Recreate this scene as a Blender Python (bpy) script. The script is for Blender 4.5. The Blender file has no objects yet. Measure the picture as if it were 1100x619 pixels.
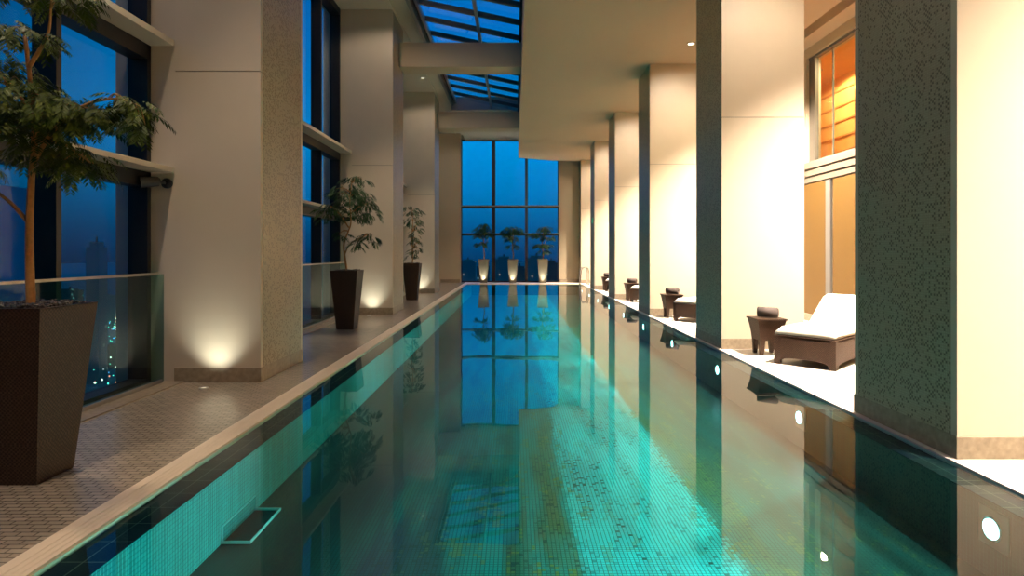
import bpy, bmesh, math, random
from mathutils import Vector, Matrix
PI = math.pi
sc = bpy.context.scene
COL = sc.collection

# ---------------------------------------------------------------- camera
cam_d = bpy.data.cameras.new('camera'); cam = bpy.data.objects.new('camera', cam_d); COL.objects.link(cam)
cam.location = (0, 0, 1.4); cam.rotation_euler = (PI/2, 0, 0)
cam_d.sensor_width = 36; cam_d.lens = 36*650/1100
cam_d.shift_x = -3/1100; cam_d.shift_y = -38.5/1100
cam_d.clip_start = .05; cam_d.clip_end = 12000
sc.camera = cam

# ---------------------------------------------------------------- exposure and render behaviour
sc.view_settings.view_transform = 'Standard'; sc.view_settings.look = 'None'
sc.view_settings.exposure = 0.0; sc.view_settings.gamma = 1; sc.view_settings.use_curve_mapping = False
sc.cycles.use_denoising = True
sc.cycles.caustics_reflective = False; sc.cycles.caustics_refractive = False
sc.cycles.max_bounces = 10; sc.cycles.diffuse_bounces = 5; sc.cycles.glossy_bounces = 5; sc.cycles.transparent_max_bounces = 16
sc.cycles.sample_clamp_indirect = 4.0

# light levels
P_WASH = 210        # ceiling wall-wash downlights in front of the right pillars
P_DECK = 8000       # ceiling downlights over the right deck
P_HIGH = 440        # downlights of the high left ceiling
P_UP = 24           # recessed floor uplights at the left pillars
P_UPP = 130          # uplights under the far planters
P_POOL = 540        # underwater lamps
P_GOLD = 420
WARM = (1, .83, .60); WARM2 = (1, .81, .64); NEUT = (1, 1, .86)

# ---------------------------------------------------------------- dusk sky
w = bpy.data.worlds.new('dusk'); sc.world = w; w.use_nodes = True
nt = w.node_tree; N = nt.nodes; L = nt.links
bg = N['Background']
tc = N.new('ShaderNodeTexCoord'); sep = N.new('ShaderNodeSeparateXYZ'); L.new(tc.outputs['Generated'], sep.inputs[0])
ramp = N.new('ShaderNodeValToRGB')
mr = N.new('ShaderNodeMapRange'); mr.inputs['From Min'].default_value = -.12; mr.inputs['From Max'].default_value = .68
L.new(sep.outputs['Z'], mr.inputs['Value']); L.new(mr.outputs[0], ramp.inputs[0])
e = ramp.color_ramp.elements
e[0].position = 0; e[0].color = (0, .012, .05, 1)
e[1].position = 1; e[1].color = (0, .15, .60, 1)
for p, c in ((.12, (0, .03, .115)), (.19, (0, .09, .27)), (.27, (0, .21, .56)), (.37, (0, .31, .80)), (.6, (0, .20, .70))):
    k = e.new(p); k.color = (*c, 1)
# brighter towards the end of the pool, dimmer towards the side windows
mr2 = N.new('ShaderNodeMapRange'); mr2.inputs['From Min'].default_value = .70; mr2.inputs['From Max'].default_value = 1
mr2.inputs['To Min'].default_value = .12; mr2.inputs['To Max'].default_value = 1
L.new(sep.outputs['Y'], mr2.inputs['Value'])
ad = N.new('ShaderNodeMath'); ad.operation = 'MULTIPLY_ADD'; ad.inputs[1].default_value = .5
ab = N.new('ShaderNodeMath'); ab.operation = 'ABSOLUTE'; L.new(sep.outputs['Z'], ab.inputs[0])
L.new(ab.outputs[0], ad.inputs[0]); L.new(mr2.outputs[0], ad.inputs[2])
mn = N.new('ShaderNodeMath'); mn.operation = 'MINIMUM'; mn.inputs[1].default_value = 1; L.new(ad.outputs[0], mn.inputs[0])
L.new(ramp.outputs[0], bg.inputs['Color']); L.new(mn.outputs[0], bg.inputs['Strength'])

# ================================================================ materials
def new_mat(name):
    m = bpy.data.materials.new(name); m.use_nodes = True
    return m, m.node_tree.nodes, m.node_tree.links, m.node_tree.nodes['Principled BSDF']
def col4(c): return (c[0], c[1], c[2], 1)
def obj_coord(N, L, scale=(1, 1, 1), use='Object'):
    t = N.new('ShaderNodeTexCoord'); m = N.new('ShaderNodeMapping'); m.inputs['Scale'].default_value = scale
    L.new(t.outputs[use], m.inputs[0]); return m.outputs[0]
def add_bump(N, L, b, h, strength, dist=.005):
    bp = N.new('ShaderNodeBump'); bp.inputs['Strength'].default_value = strength; bp.inputs['Distance'].default_value = dist
    L.new(h, bp.inputs['Height']); L.new(bp.outputs[0], b.inputs['Normal'])
def plain(name, c, rough=.5, metal=0, var=.08, nscale=6, bump=0, spec=.5):
    m, N, L, b = new_mat(name)
    b.inputs['Roughness'].default_value = rough; b.inputs['Metallic'].default_value = metal
    b.inputs['Specular IOR Level'].default_value = spec
    n = N.new('ShaderNodeTexNoise'); n.inputs['Scale'].default_value = nscale; n.inputs['Detail'].default_value = 5
    L.new(obj_coord(N, L), n.inputs['Vector'])
    mx = N.new('ShaderNodeMix'); mx.data_type = 'RGBA'
    mx.inputs[6].default_value = col4([v*(1-var) for v in c]); mx.inputs[7].default_value = col4([min(1, v*(1+var)) for v in c])
    L.new(n.outputs['Fac'], mx.inputs[0]); L.new(mx.outputs[2], b.inputs['Base Color'])
    if bump: add_bump(N, L, b, n.outputs['Fac'], bump)
    return m
def emit(name, c, s):
    m, N, L, b = new_mat(name)
    b.inputs['Base Color'].default_value = col4(c); b.inputs['Emission Color'].default_value = col4(c)
    b.inputs['Emission Strength'].default_value = s; return m
def cell_coords(N, L, size, use='Object'):
    """integer tile coordinate (3D) and the distance to the tile edges"""
    t = N.new('ShaderNodeTexCoord')
    sc_ = N.new('ShaderNodeVectorMath'); sc_.operation = 'SCALE'; sc_.inputs['Scale'].default_value = 1/size
    L.new(t.outputs[use], sc_.inputs[0])
    fl = N.new('ShaderNodeVectorMath'); fl.operation = 'FLOOR'; L.new(sc_.outputs[0], fl.inputs[0])
    fr = N.new('ShaderNodeVectorMath'); fr.operation = 'FRACTION'; L.new(sc_.outputs[0], fr.inputs[0])
    return t.outputs[use], fl.outputs[0], fr.outputs[0]
def grout_mask(N, L, frac, axes, wd):
    s = N.new('ShaderNodeSeparateXYZ'); L.new(frac, s.inputs[0]); out = None
    for a in axes:
        c = N.new('ShaderNodeMath'); c.operation = 'LESS_THAN'; c.inputs[1].default_value = wd; L.new(s.outputs[a], c.inputs[0])
        if out is None: out = c.outputs[0]
        else:
            mx = N.new('ShaderNodeMath'); mx.operation = 'MAXIMUM'; L.new(out, mx.inputs[0]); L.new(c.outputs[0], mx.inputs[1]); out = mx.outputs[0]
    return out
def mixc(N, L, fac, a, b):
    m = N.new('ShaderNodeMix'); m.data_type = 'RGBA'
    for i, v in ((0, fac), (6, a), (7, b)):
        if hasattr(v, 'links') or hasattr(v, 'is_linked'): L.new(v, m.inputs[i])
        else: m.inputs[i].default_value = v if i == 0 else col4(v)
    return m.outputs[2]

def mosaic(name, base, dark, light, axes, size=.02, share=.22, rough=.35):
    m, N, L, b = new_mat(name)
    co, cell, fr = cell_coords(N, L, size)
    wn = N.new('ShaderNodeTexWhiteNoise'); wn.noise_dimensions = '3D'; L.new(cell, wn.inputs['Vector'])
    big = N.new('ShaderNodeTexNoise'); big.inputs['Scale'].default_value = 3; L.new(co, big.inputs['Vector'])
    th = N.new('ShaderNodeMath'); th.operation = 'MULTIPLY'; th.inputs[1].default_value = share*2; L.new(big.outputs['Fac'], th.inputs[0])
    lt = N.new('ShaderNodeMath'); lt.operation = 'LESS_THAN'; L.new(wn.outputs['Value'], lt.inputs[0]); L.new(th.outputs[0], lt.inputs[1])
    tile = mixc(N, L, wn.outputs['Value'], base, light)
    ad_ = N.new('ShaderNodeVectorMath'); ad_.operation = 'DOT_PRODUCT'; ad_.inputs[1].default_value = (0, 1, 1); L.new(cell, ad_.inputs[0])
    md = N.new('ShaderNodeMath'); md.operation = 'FLOORED_MODULO'; md.inputs[1].default_value = 2; L.new(ad_.outputs['Value'], md.inputs[0])
    le = N.new('ShaderNodeMath'); le.operation = 'LESS_THAN'; le.inputs[1].default_value = .5; L.new(md.outputs[0], le.inputs[0])
    dm = N.new('ShaderNodeMath'); dm.operation = 'MULTIPLY'; L.new(le.outputs[0], dm.inputs[0]); L.new(lt.outputs[0], dm.inputs[1])
    c = mixc(N, L, dm.outputs[0], tile, dark)
    g = grout_mask(N, L, fr, axes, .12)
    c = mixc(N, L, g, c, [v*.75 for v in base])
    L.new(c, b.inputs['Base Color']); b.inputs['Roughness'].default_value = rough
    inv = N.new('ShaderNodeMath'); inv.operation = 'SUBTRACT'; inv.inputs[0].default_value = 1; L.new(g, inv.inputs[1])
    add_bump(N, L, b, inv.outputs[0], .25, .002)
    return m

M = {}
M['cream'] = plain('cream_stone', (.70, .61, .47), .42, var=.05, nscale=2.5)
M['cream_seam'] = plain('cream_joint', (.30, .26, .20), .7)
M['tan_paint'] = plain('tan_paint', (.60, .50, .35), .6, var=.03, nscale=1.5)
M['ceil'] = plain('ceiling_paint', (.70, .55, .39), .7, var=.03, nscale=1)
M['ceil_high'] = plain('high_ceiling_paint', (.66, .58, .44), .7, var=.03, nscale=1)
M['stone'] = plain('veined_stone', (.33, .27, .19), .4, var=.5, nscale=22, bump=.15)
M['pillar_mosaic'] = mosaic('pillar_mosaic', (.42, .35, .23), (.17, .13, .08), (.48, .41, .28), ('Y', 'Z'), size=.017, share=.38)
M['white_stone'] = plain('white_deck_stone', (.86, .83, .77), .35, var=.04, nscale=3)
M['coping'] = plain('coping_stone', (.90, .74, .54), .4, var=.06, nscale=9)
M['black_metal'] = plain('black_metal', (.006, .007, .007), .45, var=.2)
M['grey_metal'] = plain('grey_metal', (.30, .30, .29), .4, metal=.6, var=.05)
M['dark_bar'] = plain('skylight_bar', (.10, .09, .07), .5, var=.1)
M['sill'] = plain('sill_cladding', (.62, .55, .42), .45, var=.04)
M['chrome'] = plain('chrome', (.8, .8, .8), .12, metal=1, var=.02)
M['steel'] = plain('brushed_steel', (.5, .48, .42), .3, metal=1, var=.05)
M['gold'] = plain('gold_fabric_panel', (.115, .060, .007), .6, var=.08, nscale=30)
M['orange'] = plain('orange_wood', (.85, .46, .15), .5, var=.10, nscale=4)
M['orange_dark'] = plain('orange_slat', (.55, .22, .05), .5, var=.1, nscale=4)
M['gravel'] = plain('dark_pebble', (.09, .085, .08), .2, var=.6, nscale=60)
M['bark'] = plain('bark', (.42, .21, .07), .8, var=.35, nscale=40, bump=.4)
M['cushion'] = plain('cushion_fabric', (.86, .82, .72), .85, var=.03, nscale=120, bump=.1)
M['towel'] = plain('towel', (.10, .08, .075), .95, var=.3, nscale=150, bump=.5)
M['lens'] = emit('lamp_lens', (1, .85, .6), 6)
M['lens_dim'] = emit('lamp_lens_dim', (1, .9, .7), 1.0)
M['lens_white'] = emit('uplight_lens', (1, .97, .85), .4)
M['lens_pool'] = emit('pool_lamp_lens', (.75, 1, 1), 9)
M['lens_grey'] = plain('spotlight_lens', (.45, .5, .5), .15, metal=.8, var=.4, nscale=60)
M['sign_green'] = emit('green_sign', (0, .7, .35), .35)
M['plate'] = plain('lamp_plate', (.25, .22, .17), .4, metal=.4)

def wicker(name, a, bcol, scale=(90, 90, 90)):
    m, N, L, b = new_mat(name)
    co, cell, fr = cell_coords(N, L, .012)
    wn = N.new('ShaderNodeTexWhiteNoise'); L.new(cell, wn.inputs['Vector'])
    ch = N.new('ShaderNodeTexChecker'); ch.inputs['Scale'].default_value = 80; L.new(co, ch.inputs['Vector'])
    c = mixc(N, L, wn.outputs['Value'], a, bcol); c = mixc(N, L, ch.outputs['Fac'], c, [v*.55 for v in a])
    L.new(c, b.inputs['Base Color']); b.inputs['Roughness'].default_value = .5; b.inputs['Specular IOR Level'].default_value = .3
    add_bump(N, L, b, ch.outputs['Fac'], .5, .003)
    return m
M['wicker'] = wicker('brown_wicker', (.045, .022, .012), (.08, .042, .024))
M['planter_bronze'] = plain('champagne_planter', (.17, .145, .10), .35, metal=.3)
M['planter'] = wicker('planter_weave', (.035, .018, .010), (.065, .040, .024))

def leaf_mat(name, c1, c2):
    m, N, L, b = new_mat(name)
    n = N.new('ShaderNodeTexNoise'); n.inputs['Scale'].default_value = 14; L.new(obj_coord(N, L), n.inputs['Vector'])
    L.new(mixc(N, L, n.outputs['Fac'], c1, c2), b.inputs['Base Color'])
    b.inputs['Roughness'].default_value = .5; b.inputs['Specular IOR Level'].default_value = .15
    return m
M['leaf'] = leaf_mat('leaf_green', (.012, .034, .004), (.10, .13, .012))
M['leaf_dark'] = leaf_mat('leaf_dark_green', (.012, .045, .012), (.05, .11, .03))

def two_sided_fresnel(N, L, ior):
    f = N.new('ShaderNodeFresnel'); g = N.new('ShaderNodeNewGeometry'); m = N.new('ShaderNodeMix')
    m.inputs[2].default_value = ior; m.inputs[3].default_value = 1/ior
    L.new(g.outputs['Backfacing'], m.inputs[0]); L.new(m.outputs[0], f.inputs['IOR']); return f
def glass_mat(name, tint=(.9, .97, .95), ior=1.45, rough=0.0):
    m, N, L, b = new_mat(name); out = N['Material Output']; N.remove(b)
    t = N.new('ShaderNodeBsdfTransparent'); t.inputs[0].default_value = col4(tint)
    g = N.new('ShaderNodeBsdfGlossy'); g.inputs['Roughness'].default_value = rough
    f = two_sided_fresnel(N, L, ior)
    mx = N.new('ShaderNodeMixShader'); L.new(f.outputs[0], mx.inputs[0]); L.new(t.outputs[0], mx.inputs[1]); L.new(g.outputs[0], mx.inputs[2])
    L.new(mx.outputs[0], out.inputs['Surface']); return m
M['glass'] = glass_mat('window_glass', (.93, .97, .97), 1.25)
M['rail_glass'] = glass_mat('railing_glass', (.62, .80, .76), 1.35)
M['step_glass'] = glass_mat('clear_acrylic', (.30, .88, .90), 1.05)

def brick_mat():
    m, N, L, b = new_mat('deck_brick_tile')
    br = N.new('ShaderNodeTexBrick'); br.inputs['Scale'].default_value = 1
    br.inputs['Brick Width'].default_value = .088; br.inputs['Row Height'].default_value = .042
    br.inputs['Mortar Size'].default_value = .0027; br.inputs['Mortar Smooth'].default_value = .1
    br.inputs['Color1'].default_value = (.48, .40, .30, 1); br.inputs['Color2'].default_value = (.38, .32, .24, 1)
    br.inputs['Mortar'].default_value = (.06, .045, .03, 1)
    L.new(obj_coord(N, L), br.inputs['Vector'])
    L.new(br.outputs['Color'], b.inputs['Base Color']); b.inputs['Roughness'].default_value = .22
    inv = N.new('ShaderNodeMath'); inv.operation = 'SUBTRACT'; inv.inputs[0].default_value = 1; L.new(br.outputs['Fac'], inv.inputs[1])
    add_bump(N, L, b, inv.outputs[0], .5, .003); return m
M['brick'] = brick_mat()

def black_tile():
    m, N, L, b = new_mat('black_ledge_tile')
    br = N.new('ShaderNodeTexBrick'); br.inputs['Scale'].default_value = 1; br.offset = 0
    br.inputs['Brick Width'].default_value = .11; br.inputs['Row Height'].default_value = .2
    br.inputs['Mortar Size'].default_value = .0025; br.inputs['Mortar Smooth'].default_value = 0
    br.inputs['Color1'].default_value = (.010, .012, .014, 1); br.inputs['Color2'].default_value = (.004, .006, .018, 1)
    br.inputs['Mortar'].default_value = (.16, .15, .12, 1)
    L.new(obj_coord(N, L), br.inputs['Vector']); L.new(br.outputs['Color'], b.inputs['Base Color'])
    b.inputs['Roughness'].default_value = .6; b.inputs['Specular IOR Level'].default_value = .1; return m
M['black_tile'] = black_tile()

def pool_floor_mat():
    m, N, L, b = new_mat('pool_floor_mosaic')
    co, cell, fr = cell_coords(N, L, .026)
    wn = N.new('ShaderNodeTexWhiteNoise'); L.new(cell, wn.inputs['Vector'])
    # streaks drawn out along the pool, sampled per tile
    mp = N.new('ShaderNodeMapping'); mp.inputs['Scale'].default_value = (.16, .018, 1); L.new(cell, mp.inputs[0])
    n1 = N.new('ShaderNodeTexNoise'); n1.inputs['Scale'].default_value = 1; n1.inputs['Detail'].default_value = 4; L.new(mp.outputs[0], n1.inputs['Vector'])
    mp2 = N.new('ShaderNodeMapping'); mp2.inputs['Scale'].default_value = (.30, .05, 1); mp2.inputs['Location'].default_value = (9, 4, 2); L.new(cell, mp2.inputs[0])
    n2 = N.new('ShaderNodeTexNoise'); n2.inputs['Scale'].default_value = 1; n2.inputs['Detail'].default_value = 3; L.new(mp2.outputs[0], n2.inputs['Vector'])
    # tile colour bands across the width, darkest towards the side walls
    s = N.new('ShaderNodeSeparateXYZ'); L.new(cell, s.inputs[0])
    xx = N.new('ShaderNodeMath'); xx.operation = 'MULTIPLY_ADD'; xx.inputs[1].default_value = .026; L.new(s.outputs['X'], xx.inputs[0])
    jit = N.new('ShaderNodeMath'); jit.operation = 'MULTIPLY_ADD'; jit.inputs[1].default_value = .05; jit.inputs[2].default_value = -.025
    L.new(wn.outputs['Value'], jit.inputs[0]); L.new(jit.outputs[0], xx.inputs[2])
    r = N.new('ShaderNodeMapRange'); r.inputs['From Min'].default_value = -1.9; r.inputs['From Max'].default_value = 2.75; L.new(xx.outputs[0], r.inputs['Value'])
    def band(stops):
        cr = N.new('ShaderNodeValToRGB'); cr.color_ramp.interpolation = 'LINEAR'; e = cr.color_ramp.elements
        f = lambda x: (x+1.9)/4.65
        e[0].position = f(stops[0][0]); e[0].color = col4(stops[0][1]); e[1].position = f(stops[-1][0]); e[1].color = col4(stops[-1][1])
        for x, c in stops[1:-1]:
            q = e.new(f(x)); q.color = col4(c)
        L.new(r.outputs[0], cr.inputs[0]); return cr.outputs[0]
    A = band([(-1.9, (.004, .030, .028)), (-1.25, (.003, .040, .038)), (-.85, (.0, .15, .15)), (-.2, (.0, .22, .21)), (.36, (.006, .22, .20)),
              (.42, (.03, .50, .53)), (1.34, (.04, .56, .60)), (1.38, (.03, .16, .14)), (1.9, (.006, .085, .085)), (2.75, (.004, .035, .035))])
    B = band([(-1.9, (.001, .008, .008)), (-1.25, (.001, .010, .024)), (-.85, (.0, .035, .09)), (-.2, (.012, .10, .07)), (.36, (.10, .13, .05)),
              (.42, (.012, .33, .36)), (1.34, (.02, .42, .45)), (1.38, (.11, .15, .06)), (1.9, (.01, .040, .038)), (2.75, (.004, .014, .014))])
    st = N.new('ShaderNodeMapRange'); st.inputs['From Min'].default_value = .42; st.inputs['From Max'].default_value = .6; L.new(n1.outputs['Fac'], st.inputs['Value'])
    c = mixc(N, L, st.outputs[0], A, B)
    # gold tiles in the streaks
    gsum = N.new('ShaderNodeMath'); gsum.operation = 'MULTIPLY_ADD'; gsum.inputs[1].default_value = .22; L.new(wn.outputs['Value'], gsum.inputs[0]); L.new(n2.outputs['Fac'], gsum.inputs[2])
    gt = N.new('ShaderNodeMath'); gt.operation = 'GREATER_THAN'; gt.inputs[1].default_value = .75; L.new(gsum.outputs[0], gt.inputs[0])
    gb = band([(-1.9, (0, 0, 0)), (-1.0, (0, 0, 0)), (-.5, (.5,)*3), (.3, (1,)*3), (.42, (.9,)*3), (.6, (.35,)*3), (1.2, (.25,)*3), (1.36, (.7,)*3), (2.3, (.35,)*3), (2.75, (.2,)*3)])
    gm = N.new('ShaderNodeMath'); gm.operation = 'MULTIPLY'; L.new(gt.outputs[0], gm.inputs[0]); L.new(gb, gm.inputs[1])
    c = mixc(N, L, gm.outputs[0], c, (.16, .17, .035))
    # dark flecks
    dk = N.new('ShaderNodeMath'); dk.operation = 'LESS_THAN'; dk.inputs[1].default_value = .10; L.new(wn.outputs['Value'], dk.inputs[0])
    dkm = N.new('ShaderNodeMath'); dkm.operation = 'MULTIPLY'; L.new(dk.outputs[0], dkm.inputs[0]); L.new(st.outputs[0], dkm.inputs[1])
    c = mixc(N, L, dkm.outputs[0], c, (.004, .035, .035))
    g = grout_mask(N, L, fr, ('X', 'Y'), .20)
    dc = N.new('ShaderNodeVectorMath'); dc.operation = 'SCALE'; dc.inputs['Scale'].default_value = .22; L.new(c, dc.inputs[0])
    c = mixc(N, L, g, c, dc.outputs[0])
    L.new(c, b.inputs['Base Color']); b.inputs['Roughness'].default_value = .35
    return m
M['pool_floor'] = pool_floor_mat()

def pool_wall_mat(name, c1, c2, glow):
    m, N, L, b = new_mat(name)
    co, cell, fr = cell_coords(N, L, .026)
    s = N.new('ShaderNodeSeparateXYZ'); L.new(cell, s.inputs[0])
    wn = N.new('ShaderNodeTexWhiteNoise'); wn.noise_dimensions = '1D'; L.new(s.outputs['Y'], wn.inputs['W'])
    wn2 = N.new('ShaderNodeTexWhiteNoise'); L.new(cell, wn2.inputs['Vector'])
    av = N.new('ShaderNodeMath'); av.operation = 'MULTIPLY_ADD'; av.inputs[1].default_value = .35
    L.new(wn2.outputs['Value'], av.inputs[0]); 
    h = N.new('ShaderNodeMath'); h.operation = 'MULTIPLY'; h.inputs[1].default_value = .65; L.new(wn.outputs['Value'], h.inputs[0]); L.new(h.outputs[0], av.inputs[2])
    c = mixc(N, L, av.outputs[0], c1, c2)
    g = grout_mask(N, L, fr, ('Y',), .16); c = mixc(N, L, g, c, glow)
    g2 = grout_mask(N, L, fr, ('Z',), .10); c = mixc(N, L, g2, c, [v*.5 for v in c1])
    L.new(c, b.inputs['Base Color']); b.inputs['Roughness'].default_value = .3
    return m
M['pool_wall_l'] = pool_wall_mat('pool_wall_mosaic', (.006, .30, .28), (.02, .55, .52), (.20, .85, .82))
M['pool_wall_r'] = pool_wall_mat('pool_wall_shaded_mosaic', (.004, .035, .032), (.008, .06, .05), (.02, .09, .08))  # same teal mosaic darkened: shade of the lamp-side wall put into its colour

def water_mat():
    m, N, L, b = new_mat('pool_water'); out = N['Material Output']; N.remove(b)
    t = N.new('ShaderNodeBsdfTransparent'); t.inputs[0].default_value = (.48, .93, .93, 1)
    g = N.new('ShaderNodeBsdfGlossy'); g.inputs['Roughness'].default_value = .012; g.inputs['Color'].default_value = (1, 1, 1, 1)
    f = two_sided_fresnel(N, L, 1.333)
    n = N.new('ShaderNodeTexNoise'); n.inputs['Scale'].default_value = 1; n.inputs['Detail'].default_value = 2
    L.new(obj_coord(N, L, (1.1, 1.1, 1)), n.inputs['Vector'])
    bp = N.new('ShaderNodeBump'); bp.inputs['Strength'].default_value = .16; bp.inputs['Distance'].default_value = .012
    L.new(n.outputs['Fac'], bp.inputs['Height']); L.new(bp.outputs[0], g.inputs['Normal'])
    mx = N.new('ShaderNodeMixShader'); L.new(f.outputs[0], mx.inputs[0]); L.new(t.outputs[0], mx.inputs[1]); L.new(g.outputs[0], mx.inputs[2])
    L.new(mx.outputs[0], out.inputs['Surface']); return m
M['water'] = water_mat()

def city_mat(name, body, lit, share, s=3.0, win=(3.0, 3.0, 3.5)):
    m, N, L, b = new_mat(name)
    t = N.new('ShaderNodeTexCoord'); dv = N.new('ShaderNodeVectorMath'); dv.operation = 'DIVIDE'; dv.inputs[1].default_value = win
    L.new(t.outputs['Object'], dv.inputs[0]); fl = N.new('ShaderNodeVectorMath'); fl.operation = 'FLOOR'; L.new(dv.outputs[0], fl.inputs[0])
    wn = N.new('ShaderNodeTexWhiteNoise'); L.new(fl.outputs[0], wn.inputs['Vector'])
    lt = N.new('ShaderNodeMath'); lt.operation = 'LESS_THAN'; lt.inputs[1].default_value = share; L.new(wn.outputs['Value'], lt.inputs[0])
    ml = N.new('ShaderNodeMath'); ml.operation = 'MULTIPLY'; ml.inputs[1].default_value = s; L.new(lt.outputs[0], ml.inputs[0])
    b.inputs['Base Color'].default_value = col4(body); b.inputs['Emission Color'].default_value = col4(lit)
    L.new(ml.outputs[0], b.inputs['Emission Strength']); b.inputs['Roughness'].default_value = .8
    return m
M['city_a'] = city_mat('tower_facade', (.02, .16, .14), (.3, .75, .7), .02, .6)  # distance haze is mixed into the body colour
M['city_b'] = city_mat('block_facade', (.04, .40, .34), (.7, .7, .5), .015, .5)  # paler body colour, stands in for haze over the skyline
M['stand_in_grey'] = plain('grey_stand_in', (.62, .50, .52), .8, var=.1, nscale=.2)

# ================================================================ mesh helpers
class MB:
    def __init__(s): s.v = []; s.f = []; s.smooth = False
    def add(s, vs, fs):
        o = len(s.v); s.v += [tuple(v) for v in vs]; s.f += [tuple(i+o for i in f) for f in fs]; return s
    def box(s, x0, x1, y0, y1, z0, z1, mat=None):
        vs = [(x, y, z) for x in (x0, x1) for y in (y0, y1) for z in (z0, z1)]
        if mat: vs = [mat @ Vector(v) for v in vs]
        return s.add(vs, [(0, 1, 3, 2), (4, 6, 7, 5), (0, 4, 5, 1), (2, 3, 7, 6), (0, 2, 6, 4), (1, 5, 7, 3)])
    def bbox(s, x0, x1, y0, y1, z0, z1, r=.01, seg=2, mat=None):
        bm = bmesh.new(); bmesh.ops.create_cube(bm, size=1)
        for v in bm.verts:
            v.co = Vector(((x0+x1)/2+v.co.x*(x1-x0), (y0+y1)/2+v.co.y*(y1-y0), (z0+z1)/2+v.co.z*(z1-z0)))
        bmesh.ops.bevel(bm, geom=bm.edges[:], offset=r, segments=seg, affect='EDGES', profile=.5)
        bm.verts.index_update()
        s.add([(mat @ v.co) if mat else v.co for v in bm.verts], [[v.index for v in f.verts] for f in bm.faces]); bm.free(); return s
    def tube(s, pts, rad, n=10, cap=True):
        pts = [Vector(p) for p in pts]; rings = []
        up = Vector((0, 0, 1))
        for i, p in enumerate(pts):
            d = (pts[min(i+1, len(pts)-1)]-pts[max(i-1, 0)]).normalized()
            a = d.cross(up if abs(d.z) < .9 else Vector((0, 1, 0))).normalized(); b = d.cross(a)
            if rings:
                a2 = (pa - d*pa.dot(d))
                if a2.length > 1e-4: a = a2.normalized(); b = d.cross(a)
            pa = a
            r = rad[i] if isinstance(rad, (list, tuple)) else rad
            rings.append([p+(a*math.cos(2*PI*k/n)+b*math.sin(2*PI*k/n))*r for k in range(n)])
        vs = [v for R in rings for v in R]; fs = []
        for i in range(len(rings)-1):
            for k in range(n): fs.append((i*n+k, i*n+(k+1) % n, (i+1)*n+(k+1) % n, (i+1)*n+k))
        if cap: fs += [tuple(range(n)), tuple(range((len(rings)-1)*n, len(rings)*n))]
        return s.add(vs, fs)
    def lathe(s, prof, n=24, mat=None):
        vs = []; fs = []
        for (r, z) in prof:
            for k in range(n): vs.append(Vector((r*math.cos(2*PI*k/n), r*math.sin(2*PI*k/n), z)))
        for i in range(len(prof)-1):
            for k in range(n): fs.append((i*n+k, i*n+(k+1) % n, (i+1)*n+(k+1) % n, (i+1)*n+k))
        fs += [tuple(range(n))[::-1], tuple(range((len(prof)-1)*n, len(prof)*n))]
        return s.add([mat @ v if mat else v for v in vs], fs)
    def frustum(s, secs, mat=None):
        """secs = [(hx, hy, z)]: stack of centred rectangles"""
        vs = []; fs = []
        for hx, hy, z in secs: vs += [(-hx, -hy, z), (hx, -hy, z), (hx, hy, z), (-hx, hy, z)]
        for i in range(len(secs)-1):
            for k in range(4): fs.append((i*4+k, i*4+(k+1) % 4, (i+1)*4+(k+1) % 4, (i+1)*4+k))
        fs += [(3, 2, 1, 0), tuple(range(len(secs)*4-4, len(secs)*4))]
        return s.add([mat @ Vector(v) for v in vs] if mat else vs, fs)
    def prism(s, poly, z0, z1):
        n = len(poly); vs = [(x, y, z0) for x, y in poly]+[(x, y, z1) for x, y in poly]
        return s.add(vs, [tuple(range(n))[::-1], tuple(range(n, 2*n))]+[(k, (k+1) % n, n+(k+1) % n, n+k) for k in range(n)])
    def build(s, name, mat, parent=None, smooth=False, loc=None):
        me = bpy.data.meshes.new(name)
        vs = s.v
        if loc is not None: vs = [(v[0]-loc[0], v[1]-loc[1], v[2]-loc[2]) for v in vs]
        me.from_pydata([tuple(v) for v in vs], [], s.f); me.update()
        bm = bmesh.new(); bm.from_mesh(me); bmesh.ops.recalc_face_normals(bm, faces=bm.faces[:]); bm.to_mesh(me); bm.free()
        me.materials.append(mat)
        if smooth:
            for p in me.polygons: p.use_smooth = True
        o = bpy.data.objects.new(name, me); COL.objects.link(o)
        if loc is not None: o.location = loc
        if parent: o.parent = parent
        return o
def empty(name, loc=(0, 0, 0), rz=0):
    o = bpy.data.objects.new(name, None); COL.objects.link(o); o.location = loc; o.rotation_euler = (0, 0, rz); o.empty_display_size = .1
    return o
def tag(o, label=None, cat=None, group=None, kind=None):
    if label: o['label'] = label
    if cat: o['category'] = cat
    if group: o['group'] = group
    if kind: o['kind'] = kind
    return o
def struct(o): o['kind'] = 'structure'; return o
def kids(o): return list(o.children)
def copy_tree(o, parent=None):
    c = o.copy(); COL.objects.link(c); c.parent = parent
    for ch in kids(o): copy_tree(ch, c)
    return c
def lamp(name, parent, loc, power, color, aim, cone=70, blend=.6, size=.05):
    d = bpy.data.lights.new(name, 'SPOT'); d.energy = power; d.color = color; d.spot_size = math.radians(cone); d.spot_blend = blend; d.shadow_soft_size = size
    o = bpy.data.objects.new(name, d); COL.objects.link(o); o.parent = parent; o.location = loc
    o.rotation_euler = Vector(aim).to_track_quat('-Z', 'Y').to_euler(); return o

# ================================================================ dimensions (metres)
RY = [4.09+4.65*k for k in range(6)]            # near faces of the right pillars
LY = [6.52, 13.58, 20.62]                       # near faces of the left pillars
ZH, ZL = 6.85, 5.57                             # high (left) and low (right) ceilings
END = 28.2; BACK = -2.5; PY0, PY1 = .9, 26.55    # end wall, wall behind, pool ends
WL, WR, COPX = -1.89, 2.74, -2.107              # pool walls, inner face of the left coping
WZ = -.012; PZ = -.48; LZ = -.035               # water, pool floor, tiled ledge

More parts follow.
